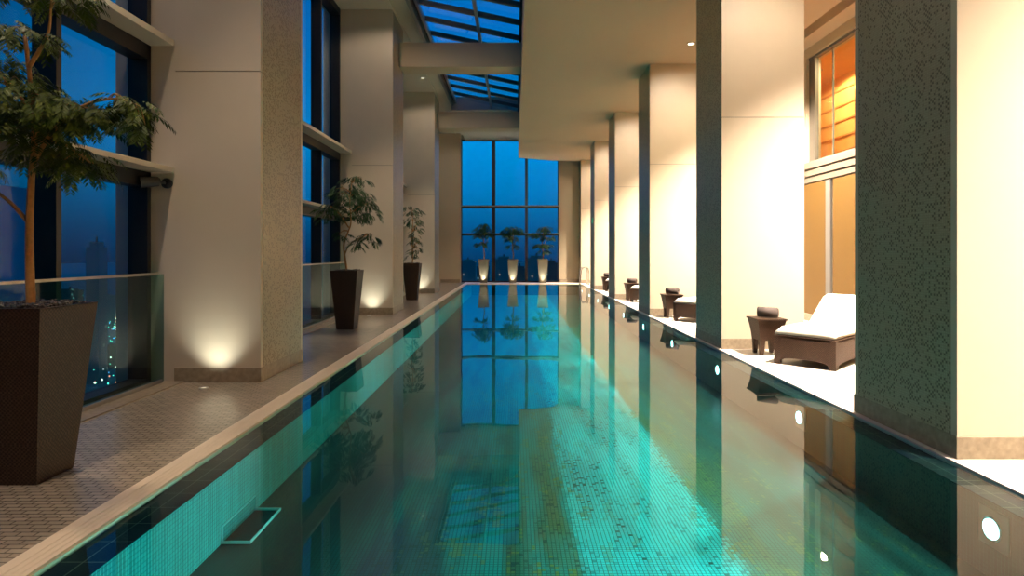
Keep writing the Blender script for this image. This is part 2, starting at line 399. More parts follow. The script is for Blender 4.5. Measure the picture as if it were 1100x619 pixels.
# ================================================================ large structure
struct(MB().box(-3.56, COPX-.18, BACK, END, -.3, 0).build('floor_left_deck', M['brick']))
o = MB()
for i in range(5):
    x = COPX-.18+i*.036; o.box(x+.001, x+.034, PY0, PY1+.25, -.2, .004 if i else .002)
o.box(COPX-.18, COPX, PY0, PY1+.25, -.3, -.006)
struct(o.build('trim_1', M['coping']))
o = MB(); o.bbox(COPX, 2.94, PY1, PY1+.25, -.3, .004, .006); struct(o.build('trim_2', M['coping']))
o = MB().box(COPX-.18, 6.2, PY1+.25, END, -.3, 0); struct(o.build('floor_end_deck', M['white_stone']))
o = MB().box(2.94, 6.2, BACK, PY1+.25, -.3, 0); struct(o.build('floor_right_deck', M['white_stone']))
o = MB().box(COPX-.18, 2.94, BACK, PY0, -.3, 0); struct(o.build('floor_near_deck', M['brick']))
# ledge along the glazing
o = MB(); o.box(-3.92, -3.56, BACK, END, -.3, .012); struct(o.build('trim_3', M['stone']))
# pool shell
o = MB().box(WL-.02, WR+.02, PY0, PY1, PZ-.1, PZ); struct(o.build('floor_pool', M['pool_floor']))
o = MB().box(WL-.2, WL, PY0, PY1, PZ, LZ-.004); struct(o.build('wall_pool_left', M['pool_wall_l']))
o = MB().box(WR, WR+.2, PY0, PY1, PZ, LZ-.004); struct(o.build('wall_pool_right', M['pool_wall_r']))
o = MB().box(WL, WR, PY1-.02, PY1, PZ, LZ).box(WL, WR, PY0, PY0+.02, PZ, LZ); struct(o.build('wall_pool_ends', M['pool_wall_r']))
o = MB().box(COPX+.0005, WL, PY0, PY1, LZ-.004, LZ).build('trim_4', M['black_tile'], loc=(COPX, 0, 0)); struct(o)
o = MB().box(WR, 2.94, PY0, PY1, LZ-.004, LZ).build('trim_5', M['black_tile'], loc=(WR-.02, 0, 0)); struct(o)
# water surface
o = MB(); o.add([(COPX, PY0, WZ), (2.94, PY0, WZ), (2.94, PY1, WZ), (COPX, PY1, WZ)], [(0, 1, 2, 3)])
tag(o.build('pool_water', M['water']), 'still teal water filling the long indoor pool', 'water', kind='stuff')

# walls behind the camera and on the outer sides
struct(MB().box(-4.3, 6.4, BACK-.2, BACK, -.3, 7.4).build('wall_back', M['tan_paint']))
# end wall: window opening X -2.49..2.04, Z 0..6.65
o = MB().box(-4.3, -2.49, 27.75, END+.3, -.3, 7.2).box(2.04, 6.4, END-.05, END+.3, -.3, 7.2).box(-2.49, 2.04, END-.1, END+.3, 6.65, 7.2)
struct(o.build('wall_end', M['tan_paint']))
struct(MB().bbox(-3.4, -2.52, 27.71, 27.75, 0, .16, .006).bbox(2.08, 6.0, END-.09, END-.05, 0, .16, .006).build('baseboard_end', M['stone']))
# high ceiling over the left deck, low ceiling over the right deck with its slot
struct(MB().box(-4.3, -2.32, BACK, END, ZH, ZH+.3).box(-2.74, -2.70, BACK, END, ZH-.03, ZH).box(-2.38, -2.32, BACK, END, ZH-.02, ZH)
       .box(-2.32, .2, 22.2, END, 6.62, 7.1).box(-2.32, .2, BACK, 1.0, 6.62, 7.1).build('ceiling_high', M['ceil_high']))
o = MB().prism([(.16, BACK), (5.42, BACK), (5.42, END-.05), (2.1, 27.75), (.16, 26.75)], ZL, 7.3).box(5.66, 6.4, BACK, END, ZL, 7.3).box(5.42, 5.66, BACK, END, 5.9, 7.3)
struct(o.build('ceiling_low', M['ceil']))
# right wall with the lit interior window between Y 9.5 and 12.25
o = MB().box(6.0, 6.3, BACK, END, -.3, 3.22).box(6.0, 6.3, BACK, END, 5.38, 5.9).box(6.0, 6.3, 12.45, END, 3.22, 5.38).box(6.0, 6.3, BACK, 8.0, 3.22, 5.38)
struct(o.build('wall_right', M['tan_paint']))
o = MB()
for z0, z1, d in ((2.80, 2.92, .05), (2.93, 3.06, .07), (3.07, 3.21, .09)): o.bbox(6.0-d, 6.0, BACK, 27.0, z0, z1, .008)
struct(o.build('trim_6', plain('trim_tan', (.17, .14, .105), .5)))
struct(MB().bbox(5.96, 6.0, BACK, END-.1, 0, .15, .006).build('baseboard_right', M['stone']))
NTH = ['first', 'second', 'third', 'fourth', 'fifth', 'sixth', 'seventh', 'eighth', 'ninth', 'tenth']   # gold panels on the right wall
k = 0; y = -.45
while y < 27.5:
    o = MB().bbox(5.965, 6.0, y+.04, y+2.8, .15, 2.79, .01)
    tag(o.build('wall_panel', M['gold']), 'gold fabric wall panel on the back wall, the '+NTH[k]+' from the near end', 'wall panel', 'gold wall panels along the right wall')
    o = MB().bbox(5.94, 6.0, y-.14, y+.03, .15, 2.79, .01)
    tag(o.build('panel_divider', M['grey_metal']), 'grey upright strip beside the '+NTH[k]+' gold wall panel from the near end', 'trim strip', 'grey strips between the gold panels')
    y += 3.0; k += 1

# lit room behind the interior window
room = empty('window_2', (0, 0, 0)); struct(room)
r = MB().box(6.10, 6.12, 8.0, 12.45, 3.22, 5.38).build('pane', M['glass'], room)
f = MB().box(6.06, 6.14, 12.22, 12.45, 3.22, 5.38).box(6.06, 6.14, 8, 8.1, 3.22, 5.38).box(6.10, 6.125, 11.60, 11.625, 3.22, 5.38).box(6.05, 6.15, 8.0, 12.45, 5.33, 5.38).box(6.05, 6.15, 8, 12.45, 3.22, 3.26).box(6.10, 6.125, 9.8, 9.825, 3.22, 5.38)
f.build('window_frame', M['dark_bar'], room)
struct(MB().box(7.6, 7.8, 7.2, 16, 3.0, 5.8).box(6.3, 7.8, 7.0, 7.2, 3.0, 5.8).box(6.3, 7.8, 15.8, 16, 3.0, 5.8).box(6.3, 7.8, 7.2, 16, 3.0, 3.2).box(6.3, 7.8, 7.2, 16, 5.5, 5.8).build('wall_upper_room', M['orange']))
o = MB()
for i in range(6): o.box(7.575, 7.6, 7.2, 15.8, 3.35+i*.36, 3.39+i*.36)
tag(o.build('wall_slats', M['orange_dark']), 'dark horizontal slats on the orange wall of the lit upper room', 'wall slats')
for i, y in enumerate((9.3, 11.4, 13.6)):
    r = empty('ceiling_light', (6.85, y, 5.5))
    MB().lathe([(.07, -.012), (.07, 0), (.05, 0), (.05, -.012)], 20).build('trim_ring', M['steel'], r)
    MB().lathe([(.045, -.006), (.045, 0)], 20).build('lens', M['lens_dim'], r)
    lamp('lamp', r, (0, 0, -.03), P_GOLD, (1, .72, .38), (0, 0, -1), 172, .2, .15)
    tag(r, ('nearest', 'middle', 'farthest')[i]+' of the small ceiling lights in the orange upper room', 'ceiling light', 'lights in the orange upper room')

# ================================================================ glazing
def side_window(n, y0, y1, muls):
    w = empty('window_%d' % n, (0, 0, 0)); struct(w)
    ys = [y0]+muls+[y1]
    for a, b in zip(ys[:-1], ys[1:]):
        for z0, z1 in ((.05, 2.20), (2.20, 3.55), (3.55, 6.8)):
            MB().box(-4.08, -4.065, a, b, z0, z1).build('pane', M['glass'], w)
    f = MB()
    for y in muls: f.box(-4.12, -3.91, y-.06, y, 0, ZH)
    f.box(-4.12, -3.91, y1-.06, y1, 0, ZH).box(-4.12, -3.91, y0, y0+.06, 0, ZH)
    f.box(-4.12, -3.91, y0, y1, ZH-.15, ZH).box(-4.12, -3.91, y0, y1, -.3, .05)
    f.box(-4.10, -3.91, y0, y1, 2.10, 2.26).box(-4.10, -3.91, y0, y1, 3.46, 3.62)
    f.build('window_frame', M['black_metal'], w)
    MB().bbox(-3.95, -3.66, y0, y1, 2.255, 2.31, .004).bbox(-3.95, -3.66, y0, y1, 3.615, 3.68, .004).build('window_sill', M['sill'], w)
side_window(1, -2.4, 6.50, [-1.08, .18, 1.44, 2.70, 3.96, 5.22])
side_window(3, 7.80, 13.56, [8.5, 9.76, 11.02, 12.28])
side_window(4, 14.86, 20.60, [15.56, 16.82, 18.08, 19.34])
side_window(5, 21.9, 27.7, [22.6, 23.86, 25.12, 26.38])
struct(MB().box(-4.3, -3.66, LY[0], LY[0]+1.28, -.3, ZH).box(-4.3, -3.66, LY[1], LY[1]+1.28, -.3, ZH).box(-4.3, -3.66, LY[2], LY[2]+1.28, -.3, ZH).build('wall_left', M['cream']))
# end window
w = empty('window_6', (0, 0, 0)); struct(w)
for a, b in ((-2.49, -.99), (-.99, .542), (.542, 2.04)):
    for z0, z1 in ((0, 2.236), (2.236, 3.526), (3.526, 6.65)):
        MB().box(a, b, END+.05, END+.06, z0, z1).build('pane', M['glass'], w)
f = MB()
for x, h in ((-.99, .085), (.542, .06), (2.03, .03), (-2.48, .03)): f.box(x-h, x+h, END-.05, END+.1, 0, 6.65)
f.box(-2.49, 2.04, END-.02, END+.1, 0, .06).box(-2.49, 2.04, END-.02, END+.1, 6.58, 6.65).box(-2.49, 2.04, END-.06, END+.08, 3.45, 3.52).box(-2.49, 2.04, END-.06, END+.08, 2.17, 2.23)
f.build('window_frame', M['black_metal'], w)
MB().box(-2.49, 2.04, END-.12, END, 3.52, 3.57).box(-2.49, 2.04, END-.12, END, 2.23, 2.27).build('window_sill', M['steel'], w)
# sloping skylight between the high and the low ceiling
w = empty('window_7', (0, 0, 0)); struct(w)
SX0, SZ0, SX1, SZ1 = -2.30, 6.98, .16, 6.46
def slope(x): return SZ0+(x-SX0)/(SX1-SX0)*(SZ1-SZ0)
y = 1.0
g = MB(); g.add([(SX0, 1, SZ0+.1), (SX1, 1, SZ1+.1), (SX1, 22.2, SZ1+.1), (SX0, 22.2, SZ0+.1), (SX0, 1, SZ0+.115), (SX1, 1, SZ1+.115), (SX1, 22.2, SZ1+.115), (SX0, 22.2, SZ0+.115)],
               [(0, 1, 2, 3), (7, 6, 5, 4), (0, 4, 5, 1), (1, 5, 6, 2), (2, 6, 7, 3), (3, 7, 4, 0)])
g.build('pane', M['glass'], w)
yb = 13.5-.97*12
while yb < 22.2:
    b = MB(); h = .05
    b.add([(x, y_, slope(x)+dz) for x in (SX0, SX1) for y_ in (yb-h, yb+h) for dz in (0, .1)], [(0, 1, 3, 2), (4, 6, 7, 5), (0, 4, 5, 1), (2, 3, 7, 6), (0, 2, 6, 4), (1, 5, 7, 3)])
    b.build('glazing_bar', M['dark_bar'], w); yb += .97
b = MB(); x = -.86
b.box(x-.035, x+.035, 1, 22.2, slope(x)-.03, slope(x)+.1); b.build('long_glazing_bar', M['grey_metal'], w)
b = MB().box(-2.34, -2.26, 1, 22.2, 6.78, 7.1).box(-2.19, -2.14, 1, 22.2, 6.86, 7.0).build('side_rail', M['grey_metal'], w)
MB().box(-2.26, -2.19, 1, 22.2, 6.95, 7.1).build('rail_gasket', M['black_metal'], w)
MB().box(.10, .155, 1, 22.2, 6.40, 6.6).build('edge_channel', M['black_metal'], w)

# cross beams under the skylight
for i, y in enumerate((7.22, 14.30, 21.38)):
    o = MB().bbox(-2.735, .155, y, y+.62, 5.78, 6.36, .01)
    tag(o.build('ceiling_beam', M['tan_paint']), ('tan cross beam overhead nearest the viewer', 'nearer of the two visible tan cross beams below the skylight', 'farther of the two visible tan cross beams, just before the end window')[i], 'beam', 'cross beams below the skylight')
# ================================================================ pillars
def pillar(x0, x1, y0, y1, z1, side, label, group):
    p = empty('pillar', ((x0+x1)/2, (y0+y1)/2, 0)); tag(p, label, 'pillar', group)
    cx, cy = (x0+x1)/2, (y0+y1)/2
    A, B, C, D = x0-cx, x1-cx, y0-cy, y1-cy
    m = MB().box(A, B, C, D, .15, 3.345).box(A, B, C, D, 3.355, z1)
    m.build('shaft', M['cream'], p)
    MB().box(A+.004, B-.004, C+.004, D-.004, 3.34, 3.36).build('joint', M['cream_seam'], p)
    s = 1 if side > 0 else -1
    xs = B if s > 0 else A
    q = MB().box(min(xs, xs+s*.004), max(xs, xs+s*.004), C+.06, D-.06, .15, z1)
    q.build('mosaic_panel', M['pillar_mosaic'], p)
    e_ = .008
    MB().bbox(A-e_, B+e_, C-e_, D+e_, 0, .152, .004).build('baseboard', M['stone'], p)
    return p
ORD = ['nearest', 'second-nearest', 'third-nearest', 'fourth-nearest', 'fifth-nearest', 'farthest']
for k, y in enumerate(RY):
    pillar(2.99, 4.18, y, min(y+1.23, END-.1), ZL, -1, ORD[k]+' of the square cream pillars along the right pool edge', 'pillars along the right pool edge')
for k, y in enumerate(LY):
    pillar(-3.66, -2.74, y, y+1.28, ZH, 1, ('nearest', 'middle', 'farthest')[k]+' of the tall cream pillars on the left deck', 'pillars on the left deck')

# ================================================================ ceiling lights
def downlight(loc, power, color, aim, cone, label, group, lens='lens', blend=.7, fill=0):
    r = empty('ceiling_light', loc)
    MB().lathe([(.085, 0), (.085, -.012), (.065, -.014), (.065, 0)], 24).build('trim_ring', M['steel'], r)
    MB().lathe([(.06, 0), (.06, -.006)], 24).build('lens', M[lens], r)
    lamp('lamp', r, (0, 0, -.03), power, color, aim, cone, blend, .06)
    if fill: lamp('fill_lamp', r, (0, 0, -.03), fill, color, aim, 160, .3, .06)  # wide fill added to lift the upper left side, not a separate fixture
    tag(r, label, 'ceiling light', group)
for k, y in enumerate(RY):
    downlight((3.52, y-1.31, ZL), P_WASH, WARM2, (.10, .50, -1), 125, 'recessed ceiling light in front of the '+ORD[k]+' right pillar', 'wall-washing lights of the low ceiling', blend=1.0)
    if k < 6: downlight((4.60, y-2.2, ZL), P_DECK, WARM2, (.12, .03, -1), 112, 'recessed ceiling light over the right deck before the '+ORD[k]+' pillar', 'deck lights of the low ceiling', 'lens_dim', blend=1.0)
for k, y in enumerate((1.6, 4.9, 11.9, 18.9, 25.0)):  # first one is an unseen extra, added to brighten the near coping and deck
    downlight((-2.88, y, ZH), P_HIGH, WARM2, (.06, 0, -1), 64, ('nearest', 'second', 'third', 'fourth', 'farthest')[k]+' small light in the high ceiling above the left deck', 'lights in the high left ceiling', 'lens_dim', fill=60)

# ================================================================ uplights
def uplight(x, y, power, label, group, aim=(0, .55, 1), cone=92):
    r = empty('floor_uplight', (x, y, 0))
    MB().lathe([(.045, -.001), (.045, .008), (.033, .010), (.033, -.001)], 24).build('trim_ring', M['steel'], r)
    MB().lathe([(.030, 0), (.030, .005)], 24).build('lens', M['lens_white'], r)
    lamp('lamp', r, (0, 0, .02), power, NEUT, aim, cone, 1.0, .05)
    tag(r, label, 'floor light', group)
for k, y in enumerate(LY):
    uplight(-3.20, y-.30, P_UP, 'floor uplight washing the base of the '+('nearest', 'middle', 'farthest')[k]+' left pillar', 'uplights at the left pillars')

# ================================================================ underwater lights
for k in range(10):
    y = 3.45+2.33*k
    r = empty('underwater_light', (WR, y, -.18))
    MB().bbox(-.012, 0, -.11, .11, -.11, .11, .004).build('plate', M['plate'], r)
    rot = Matrix.Rotation(-PI/2, 4, 'Y')
    MB().lathe([(.068, .012), (.072, .022), (.06, .026)], 24, rot).build('trim_ring', M['chrome'], r)
    MB().lathe([(.058, .012), (.056, .030), (.02, .034)], 24, rot).build('lens', M['lens_pool'], r)
    lamp('lamp', r, (-.05, 0, 0), P_POOL*(.25 if k == 1 else 1), (.62, 1, 1), (-1, 0, -.045), 34, 1.0, .04)
    tag(r, ('nearest', 'second', 'third', 'fourth', 'fifth', 'sixth', 'seventh', 'eighth', 'ninth', 'farthest')[k]+' round underwater light along the right pool wall', 'pool light', 'underwater lights in the right pool wall')

# ================================================================ railings
def railing(y0, y1, label):
    r = empty('glass_railing', (-3.77, (y0+y1)/2, 0)); h = (y1-y0)/2
    MB().box(-.006, .006, -h, h, .02, 1.165).build('glass_panel', M['rail_glass'], r)
    MB().bbox(-.012, .012, -h, h-.10, 1.16, 1.185, .003).build('top_rail', M['steel'], r)
    MB().bbox(-.025, .025, -h, h-.05, .012, .05, .004).build('base_channel', M['grey_metal'], r)
    tag(r, label, 'railing', 'glass railings along the left windows')
railing(-2.4, 6.49, 'glass railing along the nearest left window behind the big planter')
railing(7.86, 13.54, 'glass railing between the nearest and middle left pillars')
railing(14.92, 20.58, 'glass railing between the middle and farthest left pillars')
railing(21.96, 27.6, 'glass railing beyond the farthest left pillar')

# ================================================================ trees in planters
def tree(px, py, trunk, branches, pads, seed, leaf_len, label, group, n_mul=1.0, mat='leaf', pot_mat='planter'):
    rng = random.Random(seed)
    t = empty('potted_tree', (px, py, 0)); tag(t, label, 'potted tree', group)
    H = 1.07
    pot = MB().frustum([(.150, .150, 0), (.155, .155, .02), (.245, .245, H-.01), (.248, .248, H), (.228, .228, H), (.222, .222, H-.07)])
    pot.build('planter', M[pot_mat], t)
    MB().frustum([(.14, .14, .0), (.14, .14, .004)]).build('base_plate', M['steel'], t)
    g = MB().box(-.222, .222, -.222, .222, H-.06, H-.008)
    ng = 260 if n_mul > .9 else 90
    for i in range(ng):
        x, y = rng.uniform(-.205, .205), rng.uniform(-.205, .205); r = rng.uniform(.011, .021); z = H-.004+rng.uniform(0, .020)
        rot = Matrix.Translation((x, y, z)) @ Matrix.Rotation(rng.uniform(0, PI), 4, 'Z') @ Matrix.Diagonal((r, r*.75, r*.6, 1))
        vs = []; 
        for (a, b, c) in ((1, 0, 0), (-1, 0, 0), (0, 1, 0), (0, -1, 0), (0, 0, 1), (0, 0, -1), (.6, .6, .5), (-.6, .6, .5), (.6, -.6, .5), (-.6, -.6, .5)): vs.append(rot @ Vector((a, b, c)))
        g.add(vs, [(6, 4, 8, 0), (7, 4, 6, 2), (9, 4, 7, 1), (8, 4, 9, 3), (0, 5, 2, 6), (2, 5, 1, 7), (1, 5, 3, 9), (3, 5, 0, 8)])
    g.build('gravel', M['gravel'], t, smooth=True)
    tr = MB(); n = len(trunk)
    def smooth_path(pts, sub=4):
        P = [Vector(p) for p in pts]; out = []
        for i in range(len(P)-1):
            p0, p1, p2, p3 = P[max(i-1, 0)], P[i], P[i+1], P[min(i+2, len(P)-1)]
            for s in range(sub):
                u = s/sub
                out.append(.5*((2*p1)+(-p0+p2)*u+(2*p0-5*p1+4*p2-p3)*u*u+(-p0+3*p1-3*p2+p3)*u**3))
        out.append(P[-1]); return out
    sp = smooth_path(trunk); m_ = len(sp); r0 = .026 if n_mul > .9 else .020
    tr.tube(sp, [r0*(1-.6*i/m_) for i in range(m_)], 10)
    tips = []
    for br in branches:
        b = smooth_path(br); tr.tube(b, [.015*(1-.75*i/len(b)) for i in range(len(b))], 7)
        tips += b
    # twigs from the nearest wood to each leaf pad
    wood = sp[len(sp)//2:]+tips
    for (c, rad, cnt) in pads:
        c = Vector(c); near = min(wood, key=lambda q: (q-c).length)
        for i in range(4):
            e_ = c+Vector((rng.uniform(-.6, .6)*rad[0], rng.uniform(-.6, .6)*rad[1], rng.uniform(-.2, .6)*rad[2]))
            mid = (near+e_)/2+Vector((0, 0, .04))
            tr.tube(smooth_path([near, mid, e_], 3), [.007, .006, .006, .005, .004, .0035, .003][:7], 5)
    tr.build('trunk', M['bark'], t, smooth=True)
    fo = MB()
    for (c, rad, cnt) in pads:
        c = Vector(c)
        for i in range(int(cnt*n_mul)):
            while True:
                u = Vector((rng.uniform(-1, 1), rng.uniform(-1, 1), rng.uniform(-1, 1)))
                if u.length < 1: break
            base = c+Vector((u.x*rad[0], u.y*rad[1], u.z*rad[2]))
            ang = math.atan2(u.y, u.x)+rng.uniform(-.8, .8); Ln = leaf_len*rng.uniform(.8, 1.3)
            d = Vector((math.cos(ang), math.sin(ang), rng.uniform(-.1, .45))).normalized()
            p = base.copy(); steps = 6; prev = p.copy()
            side = d.cross(Vector((0, 0, 1))).normalized()
            droop = rng.uniform(.14, .34)
            for s_ in range(1, steps+1):
                d = (d+Vector((0, 0, -droop))).normalized(); p = p+d*(Ln/steps)
                up = side.cross(d).normalized()
                for sg in (-1, 1):
                    ll = Ln*.42*(1.15-abs(s_-3)/6)*rng.uniform(.85, 1.1); wd = ll*.16
                    ld = (side*sg*.85+d*.55-Vector((0, 0, .22+rng.uniform(0, .25)))).normalized()
                    lw = ld.cross(up).normalized()*wd
                    m1 = p+ld*ll*.45
                    fo.add([p, m1+lw, p+ld*ll-Vector((0, 0, ll*.12)), m1-lw], [(0, 1, 2, 3)])
            fo.add([prev, prev+side*.003, p], [(0, 1, 2)])
    # a leafy surface reads as leaves: one mesh per tree
    fo.build('foliage', M[mat], t)
    return t

PX = -3.02
tree(PX, 3.78, [(0, 0, 1.02), (-.01, .0, 1.3), (-.02, .01, 1.58), (.0, .0, 1.85), (.02, .0, 2.12), (.0, 0, 2.4), (-.04, 0, 2.75)],
     [[(-.02, .01, 1.58), (-.12, .0, 1.70), (-.24, -.02, 1.82), (-.34, 0, 2.0)],
      [(.01, 0, 1.95), (.15, -.02, 2.15), (.33, -.03, 2.30), (.52, 0, 2.36), (.66, 0, 2.32)],
      [(0, 0, 2.3), (-.18, .05, 2.45), (-.32, .1, 2.62)], [(.02, 0, 2.1), (.12, .1, 2.1), (.26, .16, 1.98)],
      [(-.02, 0, 2.55), (.10, 0, 2.75), (.16, -.05, 2.9)]],
     [((.02, 0, 2.30), (.34, .28, .17), 135), ((-.22, .05, 2.42), (.26, .25, .17), 62), ((.30, .02, 2.28), (.22, .18, .10), 34),
      ((.56, 0, 2.33), (.16, .13, .07), 22), ((.68, .02, 2.22), (.07, .1, .09), 9), ((.22, .12, 1.97), (.16, .14, .11), 30), ((-.02, .1, 2.08), (.22, .2, .10), 36),
      ((-.36, 0, 1.90), (.12, .14, .14), 14), ((-.14, .0, 2.78), (.26, .22, .10), 30), ((.12, 0, 3.02), (.24, .2, .10), 22), ((-.32, .1, 2.62), (.16, .18, .08), 16)],
     11, .135, 'large potted tree in the square woven planter nearest the viewer, beside the left window', 'potted trees on the left deck', 1.6)
tree(PX-.05, 11.08, [(0, 0, 1.02), (-.04, 0, 1.3), (-.06, 0, 1.55), (.02, 0, 1.78), (.07, 0, 1.95), (.05, 0, 2.3), (.08, 0, 2.65)],
     [[(-.05, 0, 1.35), (.03, 0, 1.52), (.16, 0, 1.63), (.30, 0, 1.68)], [(.03, 0, 1.85), (-.14, 0, 2.1), (-.32, 0, 2.25)], [(.06, 0, 2.1), (.24, 0, 2.25), (.42, 0, 2.3)]],
     [((.08, 0, 2.42), (.34, .28, .22), 80), ((.32, 0, 2.22), (.24, .22, .22), 52), ((.10, 0, 2.12), (.24, .2, .14), 30), ((-.30, 0, 2.15), (.22, .22, .18), 42), ((-.12, 0, 2.5), (.2, .2, .14), 24),
      ((.16, 0, 2.74), (.20, .18, .12), 22), ((.42, 0, 1.68), (.18, .15, .09), 20), ((.20, 0, 1.57), (.12, .12, .08), 13), ((-.12, .05, 1.72), (.10, .1, .08), 8)],
     22, .17, 'potted tree in a tall brown planter between the nearest and middle left pillars', 'potted trees on the left deck', .85, 'leaf_dark')
tree(PX, 17.82, [(0, 0, 1.02), (.02, 0, 1.4), (-.02, 0, 1.8), (.02, 0, 2.2), (0, 0, 2.6)],
     [[(0, 0, 1.5), (.1, 0, 1.65), (.2, 0, 1.7)], [(0, 0, 2.0), (.12, 0, 2.2), (.22, 0, 2.35)]],
     [((-.02, 0, 2.62), (.30, .25, .18), 40), ((.02, 0, 2.30), (.26, .22, .16), 34), ((.12, 0, 2.0), (.18, .18, .12), 18), ((.05, 0, 1.75), (.20, .18, .13), 22), ((.14, 0, 1.45), (.16, .16, .14), 16), ((-.05, 0, 1.3), (.12, .12, .10), 8)],
     33, .17, 'potted tree half hidden behind the middle left pillar', 'potted trees on the left deck', .8, 'leaf_dark')
FX = (-1.42, -.094, 1.272)
shapes = [
 [((-.1, 0, 2.45), (.32, .25, .16), 34), ((.22, 0, 2.25), (.22, .2, .20), 20), ((-.25, 0, 2.2), (.18, .18, .09), 12), ((-.1, 0, 1.8), (.26, .2, .10), 16), ((.05, 0, 2.65), (.2, .15, .1), 12)],
 [((-.12, 0, 2.42), (.34, .25, .20), 36), ((.22, 0, 2.40), (.24, .2, .16), 20), ((-.1, 0, 2.05), (.26, .2, .16), 22), ((.0, 0, 1.7), (.18, .2, .12), 12), ((-.3, 0, 2.2), (.15, .15, .1), 8)],
 [((.10, 0, 2.48), (.28, .22, .16), 28), ((-.28, 0, 2.22), (.30, .22, .08), 22), ((.2, 0, 2.1), (.34, .2, .07), 18), ((.0, 0, 1.72), (.40, .25, .10), 34), ((.05, 0, 1.45), (.2, .18, .07), 10)]]
for i, x in enumerate(FX):
    tree(x, 27.72, [(0, 0, 1.02), (.03, 0, 1.3), (-.02, 0, 1.7), (.02, 0, 2.1), (0, 0, 2.5)], [[(0, 0, 1.6), (.1, 0, 1.8), (.2, 0, 2.0)], [(0, 0, 1.9), (-.12, 0, 2.1), (-.2, 0, 2.2)]],
         shapes[i], 50+i, .22, ('left', 'middle', 'right')[i]+' of the three uplit potted trees before the end window', 'potted trees before the end window', 1.7, 'leaf_dark', 'planter_bronze')
    uplight(x, 27.47, P_UPP, 'floor uplight at the '+('left', 'middle', 'right')[i]+' planter before the end window', 'uplights before the end window', (0, .12, 1), 70)

# ================================================================ sun loungers, side tables, towels
def make_lounger():
    t = empty('sun_lounger', (0, 0, 0))
    # local frame: x along the length from the foot end, y across (0 = near side .. .73 far side)
    Lh, Wd, H = 1.78, .73, .355
    fr = MB()
    prof = []                                     # side panels with arched openings between the feet
    def panel(axis, length, off, th):
        n = 14; ft = .07
        top = H; pts = [(0, 0), (ft, 0)]
        for i in range(n+1):
            u = i/n; pts.append((ft+.02+u*(length-2*ft-.04), .055+.035*math.sin(PI*u)**.4))
        pts += [(length-ft, 0), (length, 0), (length, top), (0, top)]
        a = []; b = []
        for (s, z) in pts:
            inset = .02*(1-z/H)
            a.append((s, z))
        m = len(pts)
        vs = [((s, off, z) if axis == 'x' else (off, s, z)) for s, z in a]+[((s, off+th, z) if axis == 'x' else (off+th, s, z)) for s, z in a]
        # triangulated strip: bottom outline up to the top edge
        fs = []
        for i in range(m-3):
            pass
        bot = list(range(0, m-2)); 
        topl = [(p[0]) for p in pts[:m-2]]
        base = len(vs)
        for s in topl:
            vs.append((s, off, top) if axis == 'x' else (off, s, top))
        for s in topl:
            vs.append((s, off+th, top) if axis == 'x' else (off+th, s, top))
        q = len(topl)
        for i in range(q-1):
            fs.append((bot[i], bot[i+1], base+i+1, base+i)); fs.append((m+bot[i], base+q+i, base+q+i+1, m+bot[i+1]))
            fs.append((bot[i], m+bot[i], m+bot[i+1], bot[i+1])); fs.append((base+i, base+i+1, base+q+i+1, base+q+i))
        fs.append((bot[0], base, base+q, m+bot[0])); fs.append((bot[q-1], m+bot[q-1], base+2*q-1, base+q-1))
        fr.add(vs, fs)
    panel('x', Lh, 0, .03); panel('x', Lh, Wd-.03, .03); panel('y', Wd, 0, .03); panel('y', Wd, Lh-.03, .03)
    fr.bbox(0, Lh, 0, Wd, H-.035, H+.004, .008)
    for a_ in (0, Lh-.07):
        for b_ in (0, Wd-.07): fr.bbox(a_-.004 if a_ == 0 else a_, a_+.07 if a_ == 0 else a_+.074, b_-.004 if b_ == 0 else b_, b_+.07 if b_ == 0 else b_+.074, 0, H, .006)
    fr.build('frame', M['wicker'], t)
    # cushion, bent up for the raised back
    cu = MB(); nx, ny = 44, 12
    path = []
    for i in range(nx+1):
        u = i/nx*1.72
        if u < .92: x, z, a = .01+u, H+.018, 0
        else:
            v = u-.92; k = min(v/.22, 1); a = math.radians(33)*k
            x = path[-1][0]+math.cos(a)*(1.72/nx); z = path[-1][1]+math.sin(a)*(1.72/nx)
        path.append((x, z, a))
    T = .10
    def prof_t(i): 
        u = i/nx; e_ = min(u, 1-u)*nx/2.0
        return T*(1-(1-min(e_, 1))**2*.65)
    vs = []; 
    for i, (x, z, a) in enumerate(path):
        for j in range(ny+1):
            v = j/ny; ed = min(v, 1-v)*ny/1.6; k = 1-(1-min(ed, 1))**2*.6
            th = prof_t(i)*k
            y = .0+Wd*v
            vs.append((x-math.sin(a)*th, y, z+math.cos(a)*th))
    n1 = len(vs)
    for i, (x, z, a) in enumerate(path):
        for j in range(ny+1): vs.append((x, .01+(Wd-.02)*j/ny, z))
    fs = []
    W_ = ny+1
    for i in range(nx):
        for j in range(ny):
            p = i*W_+j; fs.append((p, p+1, p+W_+1, p+W_)); fs.append((n1+p, n1+p+W_, n1+p+W_+1, n1+p+1))
    for i in range(nx):
        for j in (0, ny): p = i*W_+j; fs.append((p, p+W_, n1+p+W_, n1+p))
    for j in range(ny):
        for i in (0, nx): p = i*W_+j; fs.append((p, p+1, n1+p+1, n1+p))
    cu.add(vs, fs); cu.build('cushion', M['cushion'], t, smooth=True)
    # head section support
    xe, ze, ae = path[-4]
    MB().bbox(xe-.06, xe-.02, .06, Wd-.06, H, ze-.01, .005).build('back_support', M['wicker'], t)
    return t
